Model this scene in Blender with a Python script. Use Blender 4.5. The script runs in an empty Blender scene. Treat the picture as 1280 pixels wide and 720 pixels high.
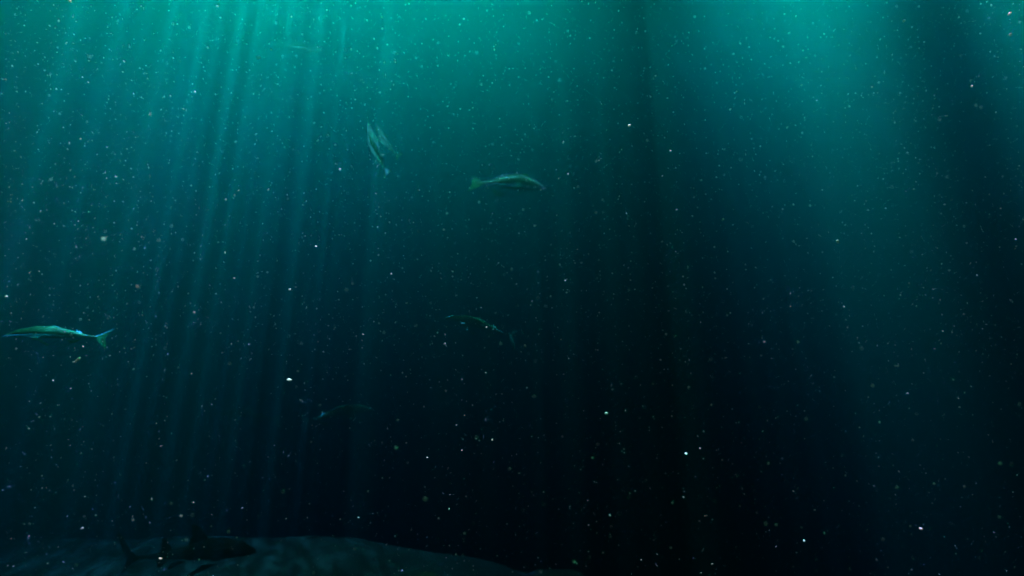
import bpy, bmesh, math, random
from mathutils import Vector, Matrix, noise

S = bpy.context.scene
COL = S.collection
R = math.radians

# ------------------------------------------------------------------ camera
FOCAL_PX = 540.0                      # in pixels of the 1280 wide photograph
PITCH = R(10)
CAM = Vector((0, 0, 2.0))
cam_data = bpy.data.cameras.new('camera')
cam_data.sensor_width = 36
cam_data.lens = 36 * FOCAL_PX / 1280
cam_data.clip_start = 0.02
cam_data.clip_end = 400
cam = bpy.data.objects.new('camera', cam_data)
COL.objects.link(cam)
cam.location = CAM
cam.rotation_euler = (R(90) + PITCH, 0, 0)
S.camera = cam
cam_data.dof.use_dof = True
cam_data.dof.focus_distance = 1.5
cam_data.dof.aperture_fstop = 1.8

# ------------------------------------------------------------------ sky + sun
SUN_ELEV = R(87)
SUN_AZ = R(-4)                       # towards the far side, slightly left
SUN_DIR = Vector((math.sin(SUN_AZ) * math.cos(SUN_ELEV), math.cos(SUN_AZ) * math.cos(SUN_ELEV), math.sin(SUN_ELEV)))
world = bpy.data.worlds.new('World')
S.world = world
world.use_nodes = True
nt = world.node_tree
nt.nodes.clear()
sky = nt.nodes.new('ShaderNodeTexSky')
sky.sky_type = 'NISHITA'
sky.sun_disc = False
sky.sun_elevation = SUN_ELEV
sky.sun_rotation = SUN_AZ
bg = nt.nodes.new('ShaderNodeBackground')
bg.inputs['Strength'].default_value = 0.05
wo = nt.nodes.new('ShaderNodeOutputWorld')
nt.links.new(sky.outputs[0], bg.inputs[0])
nt.links.new(bg.outputs[0], wo.inputs[0])

sun_data = bpy.data.lights.new('sun', 'SUN')
sun_data.energy = 5.0
sun_data.angle = R(0.3)
sun_data.color = (1.0, 0.94, 0.8)
sun = bpy.data.objects.new('sun', sun_data)
COL.objects.link(sun)
sun.rotation_euler = SUN_DIR.to_track_quat('Z', 'Y').to_euler()
sun.location = (0, 0, 30)

S.view_settings.view_transform = 'Standard'
S.view_settings.look = 'None'
S.view_settings.gamma = 1
S.view_settings.use_curve_mapping = False
S.view_settings.exposure = 11.12
S.cycles.volume_bounces = 0
S.cycles.max_bounces = 4
S.cycles.transparent_max_bounces = 24
S.cycles.use_denoising = True

SURF_Z = 9.5

# ------------------------------------------------------------------ helpers
def ray(px, py):
    """direction of a pixel of the 1280x720 photograph"""
    v = Vector(((px - 640) / FOCAL_PX, 1.0, -(py - 360) / FOCAL_PX))
    c, s = math.cos(PITCH), math.sin(PITCH)
    return Vector((v.x, v.y * c - v.z * s, v.y * s + v.z * c))

def at(px, py, depth):
    return CAM + ray(px, py) * depth

def tag(o, label=None, cat=None, group=None, kind=None):
    if label: o['label'] = label
    if cat: o['category'] = cat
    if group: o['group'] = group
    if kind: o['kind'] = kind
    return o

def link_mesh(name, verts, faces, mats=(), parent=None, smooth=True):
    me = bpy.data.meshes.new(name)
    me.from_pydata([tuple(v) for v in verts], [], faces)
    me.update()
    for m in mats: me.materials.append(m)
    if smooth:
        for p in me.polygons: p.use_smooth = True
    o = bpy.data.objects.new(name, me)
    COL.objects.link(o)
    if parent: o.parent = parent
    return o

def new_mat(name):
    m = bpy.data.materials.new(name)
    m.use_nodes = True
    n = m.node_tree
    n.nodes.clear()
    return m, n

class NG:
    """tiny node graph writer"""
    def __init__(s, tree): s.t = tree
    def n(s, kind, **kw):
        x = s.t.nodes.new(kind)
        for k, v in kw.items(): setattr(x, k, v)
        return x
    def l(s, a, b): s.t.links.new(a, b)
    def val(s, sock, v):
        if hasattr(v, 'is_linked') or isinstance(v, bpy.types.NodeSocket): s.l(v, sock)
        else: sock.default_value = v
    def math(s, op, a, b=0.0, c=0.0, clamp=False):
        x = s.n('ShaderNodeMath', operation=op); x.use_clamp = clamp
        s.val(x.inputs[0], a); s.val(x.inputs[1], b); s.val(x.inputs[2], c)
        return x.outputs[0]

# ------------------------------------------------------------------ water
def water_material():
    m, t = new_mat('sea_water')
    g = NG(t)
    out = g.n('ShaderNodeOutputMaterial')
    a = g.n('ShaderNodeVolumeScatter')          # green plankton haze
    a.inputs['Color'].default_value = (0.0, 1.0, 0.31, 1)
    a.inputs['Density'].default_value = 0.08
    a.inputs['Anisotropy'].default_value = 0.765
    c = g.n('ShaderNodeVolumeAbsorption')       # red goes first, then green
    c.inputs['Color'].default_value = (0.38, 0.48, 0.672, 1)
    c.inputs['Density'].default_value = 1.0
    s1 = g.n('ShaderNodeAddShader')
    g.l(a.outputs[0], s1.inputs[0]); g.l(c.outputs[0], s1.inputs[1])
    g.l(s1.outputs[0], out.inputs['Volume'])
    return m

def box(name, lo, hi, mat):
    v = [(x, y, z) for x in (lo[0], hi[0]) for y in (lo[1], hi[1]) for z in (lo[2], hi[2])]
    f = [(0,1,3,2), (4,6,7,5), (0,4,5,1), (2,3,7,6), (0,2,6,4), (1,5,7,3)]
    return link_mesh(name, v, f, [mat], smooth=False)

water = box('water', (-45, -45, -6), (45, 55, SURF_Z - 0.3), water_material())
tag(water, 'deep teal sea water full of drifting specks', 'water', kind='structure')

# water surface with a light mask put into its transparency: open patches, streaks
# and spots shaped to cast the light shafts and dark bands
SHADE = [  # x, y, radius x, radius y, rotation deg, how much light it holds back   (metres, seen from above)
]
OPEN = [  # open patches of the mask, laid out to shape pools of light and dark bands
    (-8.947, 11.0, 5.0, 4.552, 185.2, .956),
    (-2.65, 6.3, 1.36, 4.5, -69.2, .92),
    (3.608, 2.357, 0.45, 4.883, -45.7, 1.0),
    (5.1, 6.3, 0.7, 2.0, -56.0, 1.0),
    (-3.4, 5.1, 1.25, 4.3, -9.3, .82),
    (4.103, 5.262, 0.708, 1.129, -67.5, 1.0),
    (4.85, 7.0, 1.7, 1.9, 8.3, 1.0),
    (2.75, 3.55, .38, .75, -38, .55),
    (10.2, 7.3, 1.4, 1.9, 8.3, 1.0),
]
BEAM_SINES = [(19.3, 6.1, .4), (-11.1, 21.7, 1.9), (7.3, -26.1, 3.3), (29.9, 12.3, 5.0), (-23.7, 15.9, .9)]  # made-up sine pattern that lets thin beams through the mask
GAP_AT, GAP_GAIN, GAP_T = 3.0, 2.2, 0.19
def gap(p):
    """how much of a thin beam reaches point p"""
    k = (SURF_Z - p.z) / SUN_DIR.z
    x, y = p.x + SUN_DIR.x * k, p.y + SUN_DIR.y * k
    w = sum(math.sin(a * x + b * y + c) for a, b, c in BEAM_SINES)
    return max(0.0, min(1.0, (w - GAP_AT) * GAP_GAIN))
def above(px, py, depth):
    """the place on the surface that the sun passes on its way to a point"""
    p = at(px, py, depth); k = (SURF_Z - p.z) / SUN_DIR.z
    return p.x + SUN_DIR.x * k, p.y + SUN_DIR.y * k
BEAM_SPOTS = [(*above(60, 407, 2.53), .030, .040, 0, 1.0), (*above(97, 411, 2.57), .024, .040, 0, .9), (*above(121, 417, 2.60), .024, .040, 0, .6),  # light spots added to the mask to brighten the back of the silver fish
          (*above(88, 410, 2.56), .26, .05, 0, .22)]
SUNLIT = [(362, 475, 1.25), (556, 430, 1.3), (362, 362, 1.4), (704, 178, 1.5), (425, 212, 1.6), (395, 308, 1.5), (454, 418, 1.5),
          (787, 157, 1.3), (828, 220, 1.3), (858, 567, 1.4), (1047, 302, 1.7), (1151, 661, 1.4),
          (1130, 26, 1.7), (1215, 108, 1.6), (155, 77, 1.6), (145, 221, 1.7), (534, 572, 1.4), (1005, 676, 1.4), (995, 20, 1.5), (1262, 17, 1.5)]
# short dashes added to the mask, each placed to cast one light shaft
for (px_, dep_, w_, l_, amt_) in ((205, 3.1, .026, .22, 1.0), (325, 3.0, .018, .20, 1.0), (20, 3.0, .03, .24, .8), (257, 3.3, .020, .20, .9),
                                  (281, 3.2, .018, .18, .9), (370, 3.4, .022, .22, .7), (158, 3.5, .028, .26, .7), (88, 3.5, .032, .26, .6),
                                  (228, 3.8, .020, .26, .8), (304, 3.9, .02, .26, .8), (120, 3.2, .018, .20, .6), (185, 4.1, .024, .3, .8),
                                  (345, 3.6, .016, .2, .7), (405, 3.9, .022, .24, .5)):
    x_, y_ = above(px_, 300, dep_)
    BEAM_SPOTS.append((x_, y_, w_, l_, math.degrees(math.atan2(-x_, y_)), amt_))
for (px_, py_, d_) in SUNLIT:                # pin-sized beams added to the mask to light the brightest flakes
    BEAM_SPOTS.append((*above(px_, py_, d_), .022, .022, 0, .22))
def surface_material():
    m, t = new_mat('masked_water_surface')
    g = NG(t)
    out = g.n('ShaderNodeOutputMaterial')
    geo = g.n('ShaderNodeNewGeometry')
    sep = g.n('ShaderNodeSeparateXYZ'); g.l(geo.outputs['Position'], sep.inputs[0])
    X, Y = sep.outputs[0], sep.outputs[1]
    # streak pattern of the mask, standing in for light focused by ripples
    mp = g.n('ShaderNodeMapping'); g.l(geo.outputs['Position'], mp.inputs[0])
    mp.inputs['Scale'].default_value = (1, 1, 0)
    # painted light streaks: long, running away to the left, fine across
    mr = g.n('ShaderNodeVectorRotate', rotation_type='Z_AXIS'); g.l(mp.outputs[0], mr.inputs['Vector'])
    mr.inputs['Angle'].default_value = R(-30)
    ms = g.n('ShaderNodeMapping'); g.l(mr.outputs[0], ms.inputs[0]); ms.inputs['Scale'].default_value = (1.0, 0.33, 1)
    n1 = g.n('ShaderNodeTexNoise'); n1.inputs['Scale'].default_value = 6.5
    n1.inputs['Detail'].default_value = 2.5; n1.inputs['Roughness'].default_value = 0.6
    n1.inputs['Distortion'].default_value = 0.3
    g.l(ms.outputs[0], n1.inputs['Vector'])
    fine = g.math('ADD', g.math('MULTIPLY', g.math('POWER', g.math('MULTIPLY', g.math('SUBTRACT', n1.outputs['Fac'], 0.22), 1.85, clamp=True), 3.2), 2.1), 0.08)
    # small gaps put into the mask, thin beams added to light the specks (same sum of waves as gap() below)
    def wave(ax, ay, ph):
        return g.math('SINE', g.math('ADD', g.math('ADD', g.math('MULTIPLY', X, ax), g.math('MULTIPLY', Y, ay)), ph))
    ws = None
    for w_ in BEAM_SINES:
        q = wave(*w_); ws = q if ws is None else g.math('ADD', ws, q)
    gaps = g.math('MULTIPLY', g.math('SUBTRACT', ws, GAP_AT), GAP_GAIN, clamp=True)
    # the light streaks are painted into one patch only; around it the mask is calm
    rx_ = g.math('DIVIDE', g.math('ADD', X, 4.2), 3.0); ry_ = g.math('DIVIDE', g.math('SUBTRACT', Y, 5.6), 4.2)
    even = g.math('SUBTRACT', 1.0, g.math('EXPONENT', g.math('MULTIPLY', g.math('POWER', g.math('ADD', g.math('MULTIPLY', rx_, rx_), g.math('MULTIPLY', ry_, ry_)), 1.5), -1.0)))
    even = g.math('ADD', g.math('MULTIPLY', even, .85), .05)
    fine = g.math('ADD', g.math('MULTIPLY', fine, g.math('SUBTRACT', 1.0, even)), g.math('MULTIPLY', even, 0.42))
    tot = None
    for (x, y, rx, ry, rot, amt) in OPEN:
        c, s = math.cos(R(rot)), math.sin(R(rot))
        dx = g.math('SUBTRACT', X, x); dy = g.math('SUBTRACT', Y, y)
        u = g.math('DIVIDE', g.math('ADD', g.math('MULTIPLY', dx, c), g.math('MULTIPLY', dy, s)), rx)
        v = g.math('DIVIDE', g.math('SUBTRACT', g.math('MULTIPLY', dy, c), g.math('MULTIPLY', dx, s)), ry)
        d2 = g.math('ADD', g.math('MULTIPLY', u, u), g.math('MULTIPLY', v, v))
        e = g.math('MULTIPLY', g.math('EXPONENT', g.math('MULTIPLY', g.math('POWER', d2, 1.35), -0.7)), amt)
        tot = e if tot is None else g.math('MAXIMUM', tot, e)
    spots = None                             # light spots painted into the mask for the silver fish, shafts and flakes
    for (x, y, rx, ry, rot, amt) in BEAM_SPOTS:
        c, s = math.cos(R(rot)), math.sin(R(rot)); dx = g.math('SUBTRACT', X, x); dy = g.math('SUBTRACT', Y, y)
        u = g.math('DIVIDE', g.math('ADD', g.math('MULTIPLY', dx, c), g.math('MULTIPLY', dy, s)), rx)
        v = g.math('DIVIDE', g.math('SUBTRACT', g.math('MULTIPLY', dy, c), g.math('MULTIPLY', dx, s)), ry)
        e = g.math('MULTIPLY', g.math('EXPONENT', g.math('MULTIPLY', g.math('ADD', g.math('MULTIPLY', u, u), g.math('MULTIPLY', v, v)), -1.0)), amt)
        spots = e if spots is None else g.math('MAXIMUM', spots, e)
    gaps = g.math('MAXIMUM', gaps, g.math('MULTIPLY', spots, 1 / GAP_T))
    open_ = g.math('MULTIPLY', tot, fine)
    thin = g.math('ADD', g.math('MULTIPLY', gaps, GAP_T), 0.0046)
    comb = g.n('ShaderNodeCombineXYZ')       # tint put into the mask to colour the light: takes out some blue, less so in the gaps
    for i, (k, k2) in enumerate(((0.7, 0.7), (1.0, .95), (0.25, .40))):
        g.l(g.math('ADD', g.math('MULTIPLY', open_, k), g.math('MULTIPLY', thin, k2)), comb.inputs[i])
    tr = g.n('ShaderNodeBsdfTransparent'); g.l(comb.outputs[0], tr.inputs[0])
    gl = g.n('ShaderNodeBsdfGlossy'); gl.inputs['Roughness'].default_value = 0.15
    gl.inputs['Color'].default_value = (.8, .8, .8, 1)
    # beyond about 48 degrees off the vertical the underside mirrors the deep instead of showing the sky
    inc = g.n('ShaderNodeVectorMath', operation='DOT_PRODUCT')
    g.l(geo.outputs['Incoming'], inc.inputs[0]); g.l(geo.outputs['Normal'], inc.inputs[1])
    cosv = g.math('ABSOLUTE', inc.outputs['Value'])
    win = g.n('ShaderNodeMapRange'); win.interpolation_type = 'SMOOTHSTEP'
    g.l(cosv, win.inputs['Value'])
    for k, v in (('From Min', .71), ('From Max', .82), ('To Min', 0), ('To Max', 1)): win.inputs[k].default_value = v
    mx = g.n('ShaderNodeMixShader')
    g.l(win.outputs[0], mx.inputs[0]); g.l(gl.outputs[0], mx.inputs[1]); g.l(tr.outputs[0], mx.inputs[2])
    g.l(mx.outputs[0], out.inputs['Surface'])
    return m

def masked_water_surface():
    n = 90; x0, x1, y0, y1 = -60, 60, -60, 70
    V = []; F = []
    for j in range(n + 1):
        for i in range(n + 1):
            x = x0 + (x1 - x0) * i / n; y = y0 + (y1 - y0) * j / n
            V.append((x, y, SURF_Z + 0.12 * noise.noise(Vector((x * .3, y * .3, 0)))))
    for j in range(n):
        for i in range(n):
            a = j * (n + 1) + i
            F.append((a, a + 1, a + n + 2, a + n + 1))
    o = link_mesh('masked_water_surface', V, F, [surface_material()])
    tag(o, 'rippled water surface overhead with its transparency patterned to shape the shafts of daylight', 'water surface', kind='structure')
masked_water_surface()

# ------------------------------------------------------------------ seabed
def smooth(a, b, x):
    t = max(0, min(1, (x - a) / (b - a)))
    return t * t * (3 - 2 * t)

def bed_z(x, y):
    """a low silt bank in front on the left, falling away into deep water behind it"""
    crest = 5.9 + 0.3 * noise.noise(Vector((x * .7, 0, 1)))
    z = -.05 - 1.9 * smooth(crest - .5, crest + 3.0, y) - .48 * smooth(-2.6, 1.6, x) - 1.3 * smooth(1.0, 3.2, x)
    z += .05 * noise.noise(Vector((x * .55, y * .55, 3))) + .02 * noise.noise(Vector((x * 1.9, y * 1.9, 7)))
    z += .012 * noise.noise(Vector((x * 7, y * 7, 2)))
    return z

def ground_material():
    m, t = new_mat('silty_seabed')
    g = NG(t)
    out = g.n('ShaderNodeOutputMaterial'); p = g.n('ShaderNodeBsdfPrincipled')
    co = g.n('ShaderNodeNewGeometry')
    nz = g.n('ShaderNodeTexNoise'); nz.inputs['Scale'].default_value = 1.6; nz.inputs['Detail'].default_value = 8
    g.l(co.outputs['Position'], nz.inputs['Vector'])
    rp = g.n('ShaderNodeValToRGB')
    rp.color_ramp.elements[0].position = .35; rp.color_ramp.elements[0].color = (.008, .052, .0085, 1)
    rp.color_ramp.elements[1].position = .68; rp.color_ramp.elements[1].color = (.012, .078, .0125, 1)
    g.l(nz.outputs['Fac'], rp.inputs[0]); g.l(rp.outputs[0], p.inputs['Base Color'])
    p.inputs['Roughness'].default_value = .95
    p.inputs['Specular IOR Level'].default_value = 0
    bp = g.n('ShaderNodeBump'); bp.inputs['Strength'].default_value = .3; bp.inputs['Distance'].default_value = .03
    n3 = g.n('ShaderNodeTexNoise'); n3.inputs['Scale'].default_value = 22; n3.inputs['Detail'].default_value = 4
    g.l(co.outputs['Position'], n3.inputs['Vector']); g.l(n3.outputs['Fac'], bp.inputs['Height']); g.l(bp.outputs[0], p.inputs['Normal'])
    g.l(p.outputs[0], out.inputs['Surface'])
    return m
GROUND = ground_material()

def seabed():
    # finer steps near the camera, coarse far away
    def steps(lo, hi, a, b, fine, coarse):
        v = []; x = lo
        while x < hi:
            v.append(x); x += fine if a < x < b else coarse
        v.append(hi); return v
    xs = steps(-44, 44, -9, 6, .09, 1.2); ys = steps(-44, 54, .5, 9, .09, 1.2)
    n = len(xs)
    V = [(x, y, bed_z(x, y)) for y in ys for x in xs]
    F = [(j*n+i, j*n+i+1, (j+1)*n+i+1, (j+1)*n+i) for j in range(len(ys)-1) for i in range(n-1)]
    o = link_mesh('seabed', V, F, [GROUND])
    tag(o, 'dim green silt bank fading into dark deep water', 'seabed', kind='structure')
seabed()

def rock(px, py, depth, size, label, seed, group='low rocks along the dark seabed'):
    bm = bmesh.new()
    bmesh.ops.create_icosphere(bm, subdivisions=4, radius=1)
    rr = random.Random(seed); off = Vector((rr.random() * 50, rr.random() * 50, rr.random() * 50))
    for v in bm.verts:
        d = v.co.normalized()
        k = 1 + .30 * noise.noise(d * 1.3 + off) + .14 * noise.noise(d * 3.5 + off) + .05 * noise.noise(d * 9 + off)
        v.co = Vector((d.x * size[0] * k, d.y * size[1] * k, d.z * size[2] * k))
    me = bpy.data.meshes.new('rock'); bm.to_mesh(me); bm.free()
    for p in me.polygons: p.use_smooth = True
    me.materials.append(ROCKM)
    o = bpy.data.objects.new('rock', me); COL.objects.link(o)
    o.location = at(px, py, depth); o.rotation_euler = (0, 0, rr.uniform(-.3, .3))
    tag(o, label, 'rock', group)
    return o

def rock_material():
    m, t = new_mat('silted_rock')
    g = NG(t)
    out = g.n('ShaderNodeOutputMaterial'); p = g.n('ShaderNodeBsdfPrincipled')
    co = g.n('ShaderNodeNewGeometry')
    nz = g.n('ShaderNodeTexNoise'); nz.inputs['Scale'].default_value = 4; nz.inputs['Detail'].default_value = 8
    g.l(co.outputs['Position'], nz.inputs['Vector'])
    rp = g.n('ShaderNodeValToRGB')
    rp.color_ramp.elements[0].position = .35; rp.color_ramp.elements[0].color = (.01, .05, .012, 1)
    rp.color_ramp.elements[1].position = .65; rp.color_ramp.elements[1].color = (.03, .13, .012, 1)
    g.l(nz.outputs['Fac'], rp.inputs[0]); g.l(rp.outputs[0], p.inputs['Base Color'])
    p.inputs['Roughness'].default_value = .9; p.inputs['Specular IOR Level'].default_value = 0
    g.l(p.outputs[0], out.inputs['Surface'])
    return m
ROCKM = rock_material()

# ------------------------------------------------------------------ fish
def fish_material(name, back, flank, rough=.32, spec=.6, sss=0.8):
    """dark back shading to a paler belly, fine scale rows in the bump"""
    m, t = new_mat(name)
    g = NG(t)
    out = g.n('ShaderNodeOutputMaterial'); p = g.n('ShaderNodeBsdfPrincipled')
    tc = g.n('ShaderNodeTexCoord')
    sep = g.n('ShaderNodeSeparateXYZ'); g.l(tc.outputs['Generated'], sep.inputs[0])
    nz = g.n('ShaderNodeTexNoise'); nz.inputs['Scale'].default_value = 9; nz.inputs['Detail'].default_value = 5
    g.l(tc.outputs['Generated'], nz.inputs['Vector'])
    f = g.math('ADD', sep.outputs[2], g.math('MULTIPLY', g.math('SUBTRACT', nz.outputs['Fac'], .5), .25))
    rp = g.n('ShaderNodeValToRGB')
    rp.color_ramp.elements[0].position = .30; rp.color_ramp.elements[0].color = (*flank, 1)
    rp.color_ramp.elements[1].position = .62; rp.color_ramp.elements[1].color = (*back, 1)
    g.l(f, rp.inputs[0]); g.l(rp.outputs[0], p.inputs['Base Color'])
    p.inputs['Roughness'].default_value = rough
    p.inputs['Specular IOR Level'].default_value = spec
    p.inputs['Specular Tint'].default_value = (.1, 1.0, .22, 1)
    p.inputs['Subsurface Weight'].default_value = sss
    p.inputs['Subsurface Radius'].default_value = (1, 1, 1)
    p.inputs['Subsurface Scale'].default_value = .15
    vo = g.n('ShaderNodeTexVoronoi'); vo.inputs['Scale'].default_value = 120
    g.l(tc.outputs['Object'], vo.inputs['Vector'])
    bp = g.n('ShaderNodeBump'); bp.inputs['Strength'].default_value = .25; bp.inputs['Distance'].default_value = .004
    g.l(vo.outputs['Distance'], bp.inputs['Height']); g.l(bp.outputs[0], p.inputs['Normal'])
    g.l(p.outputs[0], out.inputs['Surface'])
    return m

def make_fish(name, L, prof, fins, mat, bend=0.0, eye=None, eye_mat=None, rings=40, seg=20):
    """L metres from nose (+X) to tail root; prof = (u, top, bottom, halfwidth) in body lengths; local up is Z.
    fins: lists of (u, z) outline points in body lengths, y offset, tilt about X (deg). ONE mesh."""
    def lerp(u):
        for a, b in zip(prof, prof[1:]):
            if a[0] <= u <= b[0]:
                t = (u - a[0]) / max(1e-9, b[0] - a[0]); t = t * t * (3 - 2 * t) * .5 + t * .5
                return [a[k] + (b[k] - a[k]) * t for k in (1, 2, 3)]
        return list(prof[-1][1:])
    def warp(u, y, z):                      # u nose 0 .. tail 1, spine bends in the vertical plane
        bz = -bend * (u - .35) ** 2 * (1 if u > .35 else .4)
        return (L * (0.5 - u), L * y, L * (z + bz))
    V = []; F = []
    for i in range(rings + 1):
        u = (i / rings) ** 1.25
        tp, bt, w = lerp(u)
        for k in range(seg):
            a = 2 * math.pi * k / seg
            c, s = math.cos(a), math.sin(a)
            V.append(warp(u, w * abs(c) ** .9 * (1 if c > 0 else -1), s * (tp if s > 0 else bt)))
    for i in range(rings):
        for k in range(seg):
            a = i * seg + k; b = i * seg + (k + 1) % seg
            F.append((a, a + seg, b + seg, b))
    F.append(tuple(range(seg))); F.append(tuple(reversed(range(rings * seg, (rings + 1) * seg))))
    for (pts, y0, tilt, thick) in fins:
        n = len(pts); base = len(V); ct, st = math.cos(R(tilt)), math.sin(R(tilt))
        zc = pts[0][1]
        for side in (1, -1):
            for q, (u, z) in enumerate(pts):
                th = thick * (1 if q in (0, n - 1) else .35)
                dz = z - zc
                V.append(warp(u, y0 - dz * st + side * th, zc + dz * ct))
        F.append(tuple(range(base, base + n))); F.append(tuple(reversed(range(base + n, base + 2 * n))))
        for q in range(n):
            r = (q + 1) % n
            F.append((base + q, base + n + q, base + n + r, base + r))
    o = link_mesh(name, V, F, [mat])
    bm = bmesh.new(); bm.from_mesh(o.data); bmesh.ops.recalc_face_normals(bm, faces=bm.faces); bm.to_mesh(o.data); bm.free()
    for p in o.data.polygons: p.use_smooth = len(p.vertices) == 4
    if eye:
        eu, ez, ey, er = eye
        for sd in (1, -1):
            bm = bmesh.new(); bmesh.ops.create_uvsphere(bm, u_segments=14, v_segments=10, radius=er * L)
            me = bpy.data.meshes.new('eye'); bm.to_mesh(me); bm.free(); me.materials.append(eye_mat)
            for p in me.polygons: p.use_smooth = True
            e = bpy.data.objects.new('eye', me); COL.objects.link(e); e.parent = o
            e.location = warp(eu, ey * sd, ez)
    return o

def pose(o, pos, heading, roll=0.0):
    """nose along heading"""
    x = Vector(heading).normalized()
    up = Vector((0, 0, 1))
    if abs(x.z) > .95: up = Vector((1, 0, 0))
    y = up.cross(x).normalized(); z = x.cross(y)
    M = Matrix((x, y, z)).transposed()
    M = M @ Matrix.Rotation(R(roll), 3, 'X')
    o.matrix_world = Matrix.Translation(pos) @ M.to_4x4()

SILVER = fish_material('silver_green_fish', (.003, .26, .035), (.003, .22, .025), rough=.45, spec=.06)
PALE = fish_material('pale_fish', (.004, .11, .010), (.004, .10, .009), rough=.7, spec=.0)
PALE_UP = fish_material('pale_teal_fish', (.004, .15, .022), (.004, .15, .022), rough=.7, spec=.0)
GHOST = fish_material('green_fish', (.01, .26, .03), (.01, .26, .03), rough=.8, spec=.0)
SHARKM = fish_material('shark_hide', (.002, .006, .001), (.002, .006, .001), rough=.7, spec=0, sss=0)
m_, t_ = new_mat('wet_eye'); g_ = NG(t_); o_ = g_.n('ShaderNodeOutputMaterial'); p_ = g_.n('ShaderNodeBsdfPrincipled')
p_.inputs['Base Color'].default_value = (.01, .012, .012, 1); p_.inputs['Roughness'].default_value = .1
g_.l(p_.outputs[0], o_.inputs[0]); EYE = m_

ROLL = 18
SLENDER = [(0, .006, -.006, .005), (.04, .034, -.030, .022), (.15, .092, -.090, .055), (.32, .130, -.130, .075), (.5, .130, -.122, .072),
           (.7, .078, -.062, .042), (.88, .030, -.024, .018), (1.0, .018, -.016, .010)]
SLENDER_FINS = [
    ([(.97, .012), (1.03, .055), (1.13, .125), (1.10, .05), (1.085, 0), (1.11, -.06), (1.135, -.15), (1.03, -.06), (.97, -.012)], 0, 0, .004),
    ([(.40, .10), (.46, .145), (.54, .13), (.62, .10), (.64, .07)], 0, 0, .003),
    ([(.70, .05), (.74, .085), (.80, .065), (.84, .03)], 0, 0, .003),
    ([(.68, -.048), (.73, -.10), (.79, -.07), (.83, -.03)], 0, 0, .003),
    ([(.26, -.02), (.36, -.055), (.42, -.075), (.38, -.03), (.29, .0)], .05, 35, .003),
    ([(.26, -.02), (.36, -.055), (.42, -.075), (.38, -.03), (.29, .0)], -.05, -35, .003),
    ([(.40, -.085), (.47, -.125), (.50, -.10), (.45, -.08)], .02, 20, .003),
    ([(.40, -.085), (.47, -.125), (.50, -.10), (.45, -.08)], -.02, -20, .003),
]
DEEP = [(0, .005, -.005, .004), (.05, .05, -.045, .03), (.2, .14, -.13, .06), (.4, .19, -.19, .075), (.6, .16, -.15, .06),
        (.8, .075, -.07, .03), (.92, .035, -.03, .016), (1.0, .04, -.035, .010)]
DEEP_FINS = [
    ([(.96, .02), (1.06, .10), (1.16, .15), (1.12, .0), (1.16, -.15), (1.06, -.10), (.96, -.02)], 0, 0, .004),
    ([(.25, .15), (.32, .24), (.5, .25), (.7, .20), (.8, .12), (.8, .07)], 0, 0, .003),
    ([(.55, -.15), (.62, -.22), (.74, -.17), (.8, -.07)], 0, 0, .003),
    ([(.28, -.03), (.42, -.09), (.46, -.13), (.40, -.02)], .06, 30, .003),
    ([(.28, -.03), (.42, -.09), (.46, -.13), (.40, -.02)], -.06, -30, .003),
]

def span(px1, py1, px2, py2, depth1, depth2):
    a = at(px1, py1, depth1); b = at(px2, py2, depth2)
    return a, b

def place_fish(name, nose, tail, dn, dt, prof, fins, mat, label, group=None, bend=0, roll=0, cat='fish', total=1.13, eye=(.09, .015, .030, .012)):
    """nose and tail tip as pixels of the photograph with their own distances in metres"""
    a, b = at(*nose, dn), at(*tail, dt)
    L = (a - b).length / total
    o = make_fish(name, L, prof, fins, mat, bend, eye, EYE)
    h = (a - b).normalized()
    pose(o, a - h * (L * .5), h, roll)
    tag(o, label, cat, group)
    return o

place_fish('fish', (4, 420), (138, 420), 2.5, 2.62, SLENDER, SLENDER_FINS, SILVER,
           'slender silver green fish with glinting back swimming left beside the light shafts', bend=.06, roll=ROLL)
place_fish('fish', (470, 155), (496, 201), 4.4, 4.3, SLENDER, SLENDER_FINS, PALE_UP,
           'right hand one of two small pale fish rising nose up side by side', 'two small fish rising side by side', bend=.2, roll=150)
place_fish('fish', (460, 154), (482, 223), 4.7, 4.5, SLENDER, SLENDER_FINS, PALE_UP,
           'left hand one of two small pale fish rising nose up side by side', 'two small fish rising side by side', bend=.12, roll=155)
place_fish('fish', (682, 236), (590, 229), 6.3, 6.6, DEEP, DEEP_FINS, GHOST,
           'blurred pale green deep bodied fish facing right in mid water', roll=-ROLL)
place_fish('fish', (400, 66), (345, 54), 8.2, 8.4, SLENDER, SLENDER_FINS, PALE,
           'faint pale fish high in the brightest water near the top')
far = 'faint fish far off in the murk'
place_fish('fish', (466, 513), (376, 529), 6.3, 6.6, SLENDER, SLENDER_FINS, PALE,
           'faint long fish pointing right and up, low in the dark water', far)
place_fish('fish', (268, 518), (352, 524), 6.6, 6.8, SLENDER, SLENDER_FINS, PALE,
           'faint long fish low down among the left light shafts', far)
place_fish('fish', (556, 398), (645, 422), 6.6, 7.0, SLENDER, SLENDER_FINS, PALE,
           'barely visible long fish in the dark middle of the water', far)

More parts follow.
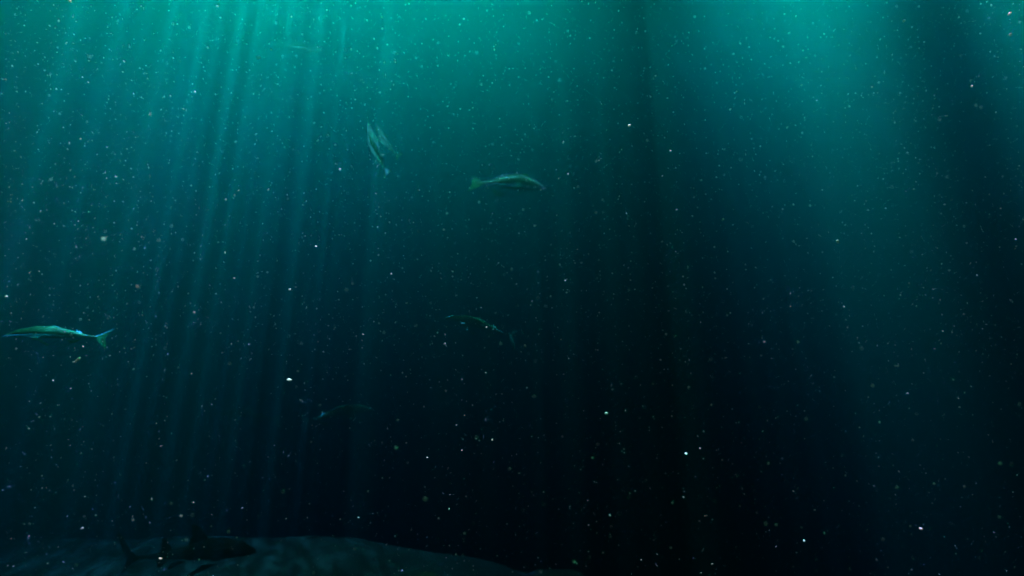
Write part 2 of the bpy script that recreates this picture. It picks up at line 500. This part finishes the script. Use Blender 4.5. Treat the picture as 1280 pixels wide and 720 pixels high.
SHARK = [(0, .006, -.004, .012), (.04, .040, -.03, .04), (.14, .085, -.07, .07), (.3, .118, -.105, .09), (.45, .110, -.10, .085),
         (.62, .066, -.062, .055), (.8, .034, -.032, .028), (.93, .020, -.020, .016), (1, .018, -.018, .012)]
SHARK_FINS = [
    ([(.97, .008), (1.04, .05), (1.14, .18), (1.18, .20), (1.11, .05), (1.075, 0), (1.09, -.06), (1.13, -.14), (1.04, -.04), (.97, -.008)], 0, 0, .005),
    ([(.38, .09), (.47, .21), (.54, .23), (.53, .15), (.57, .065)], 0, 0, .007),
    ([(.69, .035), (.74, .12), (.785, .14), (.78, .06), (.80, .025)], 0, 0, .005),
    ([(.74, -.03), (.79, -.075), (.81, -.07), (.82, -.022)], 0, 0, .004),
    ([(.28, -.05), (.40, -.13), (.47, -.19), (.45, -.12), (.40, -.05)], .05, 60, .006),
    ([(.28, -.05), (.40, -.13), (.47, -.19), (.45, -.12), (.40, -.05)], -.05, -60, .006),
    ([(.60, -.045), (.66, -.085), (.69, -.08), (.68, -.035)], .02, 40, .004),
    ([(.60, -.045), (.66, -.085), (.69, -.08), (.68, -.035)], -.02, -40, .004),
]
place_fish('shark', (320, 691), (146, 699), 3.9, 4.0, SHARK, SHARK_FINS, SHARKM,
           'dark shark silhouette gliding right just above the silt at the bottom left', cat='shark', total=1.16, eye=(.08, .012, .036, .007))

def rock_on_bed(px, depth, size, label, seed):
    o = rock(px, 700, depth, size, label, seed)
    o.location.z = bed_z(o.location.x, o.location.y) + size[2] * .25
rock_on_bed(695, 4.7, (.55, .35, .13), 'pale flat rock lying low at the bottom, right of the centre', 3)
rock_on_bed(500, 4.2, (.5, .35, .10), 'dark low rock beside the right end of the silt bank', 9)

# ------------------------------------------------------------------ drifting specks
def speck_material(name, c, rough=.35):
    m, t = new_mat(name)
    g = NG(t)
    out = g.n('ShaderNodeOutputMaterial'); p = g.n('ShaderNodeBsdfPrincipled')
    p.inputs['Base Color'].default_value = (*c, 1); p.inputs['Roughness'].default_value = rough
    p.inputs['Specular IOR Level'].default_value = .8
    g.l(p.outputs[0], out.inputs['Surface'])
    return m
FLAKE = speck_material('plankton_flake', (.62, .85, .26))
FLAKE_G = speck_material('green_flake', (.3, .8, .2))
FLAKE_O = speck_material('amber_flake', (.9, .7, .16))

def flake_shape(rr, r, sub=1):
    bm = bmesh.new()
    bmesh.ops.create_icosphere(bm, subdivisions=sub, radius=r)
    sx, sy, sz = rr.uniform(.5, 1.3), rr.uniform(.5, 1.3), rr.uniform(.4, 1.0)
    rot = Matrix.Rotation(rr.uniform(0, 6.28), 3, 'X') @ Matrix.Rotation(rr.uniform(0, 6.28), 3, 'Y') @ Matrix.Rotation(rr.uniform(0, 6.28), 3, 'Z')
    for v in bm.verts:
        v.co *= rr.uniform(.7, 1.25)
        v.co = rot @ Vector((v.co.x * sx, v.co.y * sy, v.co.z * sz))
    return bm
rr = random.Random(11)
FMESH = {}
for key, mt in (('w', FLAKE), ('g', FLAKE_G), ('o', FLAKE_O)):
    FMESH[key] = []
    for k in range(6):
        bm = flake_shape(rr, 1.0, 2); me = bpy.data.meshes.new('flake'); bm.to_mesh(me); bm.free()
        for p in me.polygons: p.use_smooth = True
        me.materials.append(mt); FMESH[key].append(me)

def flake(px, py, d, r, key, label, group, name='drifting_flake', beam=True):
    o = bpy.data.objects.new(name, rr.choice(FMESH[key])); COL.objects.link(o)
    if beam:                               # of the depths it may hang at, one where a thin beam catches it
        d0 = d
        d = max((d0 * (.5 + 1.5 * q / 240) for q in range(241)), key=lambda e: gap(at(px, py, e)) - .15 * abs(e / d0 - 1))
        r *= d / d0
    o.location = at(px, py, d); o.scale = (r, r, r); o.rotation_euler = [rr.uniform(0, 6.28) for _ in range(3)]
    tag(o, label, 'flake', group)
    return o

lab_bright = 'drifting flakes in sharp focus'
# the brightest specks, where the photograph has them: pixel, distance, radius (m), colour
BRIGHT = [
    ((362, 475), 1.25, .0075, 'w', 'largest bright white flake, low on the left among the light shafts'),
    ((87, 1), 1.1, .006, 'o', 'amber flake at the top edge of the picture on the left'),
    ((556, 430), 1.3, .0055, 'w', 'bright white flake in the dark water left of the centre'),
    ((362, 362), 1.4, .0055, 'w', 'elongated white flake beside the rightmost light shaft'),
    ((704, 178), 1.5, .006, 'w', 'round white flake right of the deep bodied fish'),
    ((425, 212), 1.6, .006, 'w', 'round pale flake left of the fish rising nose up'),
    ((395, 308), 1.5, .006, 'w', 'pale yellow flake in mid water below the rising fish'),
    ((454, 418), 1.5, .005, 'w', 'small white flake left of the barely visible long fish'),
    ((787, 157), 1.3, .005, 'w', 'bright flake at the top of the dark column right of the centre'),
    ((828, 220), 1.3, .004, 'w', 'bright flake inside the dark column right of the centre'),
    ((1047, 302), 1.7, .007, 'g', 'green glowing flake under the right hand pool of light'),
    ((1130, 26), 1.7, .007, 'g', 'green flake at the upper left edge of the slanting dark band'),
    ((1215, 108), 1.6, .006, 'o', 'yellowish flake inside the slanting dark band'),
    ((858, 567), 1.4, .005, 'w', 'lone white flake in the black water low right of the centre'),
    ((1151, 661), 1.4, .0055, 'o', 'pale amber flake low in the dark near the right bottom corner'),
    ((155, 77), 1.6, .006, 'w', 'pale flake high on the left in the bright water'),
    ((145, 221), 1.7, .006, 'g', 'green flake on the left, between two light shafts'),
    ((1262, 17), 1.5, .006, 'o', 'yellow flake in the top right corner'),
    ((1263, 43), 1.6, .006, 'w', 'white flake just below the yellow one in the top right corner'),
    ((995, 20), 1.5, .005, 'w', 'white flake at the top of the right hand pool of light'),
    ((534, 572), 1.4, .004, 'w', 'small white flake low in the dark left of the centre'),
    ((1005, 676), 1.4, .0045, 'w', 'small white flake near the bottom edge, right of the centre'),
    ((8, 371), 1.9, .009, 'g', 'soft green flake at the left edge above the silver fish'),
    ((758, 517), .9, .005, 'g', 'dim olive flake in the black water below the centre'),
]
for (p, d, r, k, lab) in BRIGHT:
    flake(p[0], p[1], d, r * .75, k, lab, None, beam=(*p, d) not in SUNLIT)

# debris under the silver fish: a ragged clump
def debris(px, py, depth, pts, label, name='debris'):
    bm = bmesh.new()
    for (dx, dy, r) in pts:
        b = flake_shape(rr, r, 2); me = bpy.data.meshes.new('tmp'); b.to_mesh(me); b.free()
        me.transform(Matrix.Translation((dx, rr.uniform(-.003, .003), dy))); bm.from_mesh(me); bpy.data.meshes.remove(me)
    me = bpy.data.meshes.new(name); bm.to_mesh(me); bm.free(); me.materials.append(FLAKE)
    for p in me.polygons: p.use_smooth = True
    o = bpy.data.objects.new(name, me); COL.objects.link(o); o.location = at(px, py, depth)
    tag(o, label, 'debris')
debris(98, 449, 1.9, [(0.004, .006, .006), (0, 0, .008), (-.006, -.006, .006), (-.012, -.012, .008), (-.016, -.014, .005)],
       'ragged scrap of debris drifting just under the tail of the silver fish')
debris(1121, 456, 1.7, [(-.010, -.002, .003), (-.005, -.005, .0035), (0, -.006, .0035), (.005, -.004, .0035), (.007, .001, .003), (.007, .006, .002)],
       'small curled thread of debris drifting in the dim water on the right')

# the next largest specks, each an object of its own
rs = random.Random(5)
for k in range(270):
    while True:
        px, py = rs.uniform(-5, 1285), rs.uniform(-5, 725)
        if rs.random() < 1 - .55 * py / 720: break
    d = rs.uniform(.9, 2.6)
    r = d * rs.choice((.0011, .0012, .0014, .0017, .0024))
    flake(px, py, d, r, rs.choice('wwwwgo'), 'pale speck of marine snow hanging in the water', 'pale specks of marine snow', beam=rs.random() < .85)

# all the finer marine snow: nobody could count it
def marine_snow():
    V = []; F = []; rs = random.Random(77)
    octa = [(1,0,0),(-1,0,0),(0,1,0),(0,-1,0),(0,0,1),(0,0,-1)]
    of = [(0,2,4),(2,1,4),(1,3,4),(3,0,4),(2,0,5),(1,2,5),(3,1,5),(0,3,5)]
    for k in range(40000):
        near = k % 2
        y = .5 + 2.1 * rs.random() ** .7 if near else 2.4 + 3.6 * rs.random()
        x = rs.uniform(-1.35, 1.35) * y; z = 2 + rs.uniform(-.5, 1.0) * y
        if z < .05: continue
        if z < 2 and rs.random() < .42: continue
        r = rs.choice((.35, .4, .45, .5, .5, .6, .6, .7, .8, 1, 1.3, 1.8)) * .00118 * (0.5 + .65 * y)
        b = len(V)
        for p in octa: V.append((x + p[0]*r*rs.uniform(.5,1.3), y + p[1]*r*rs.uniform(.5,1.3), z + p[2]*r*rs.uniform(.5,1.3)))
        F += [tuple(b + q for q in f) for f in of]
    o = link_mesh('marine_snow', V, F, [FLAKE])
    tag(o, 'fine pale marine snow scattered all through the water', 'marine snow', kind='stuff')
marine_snow()
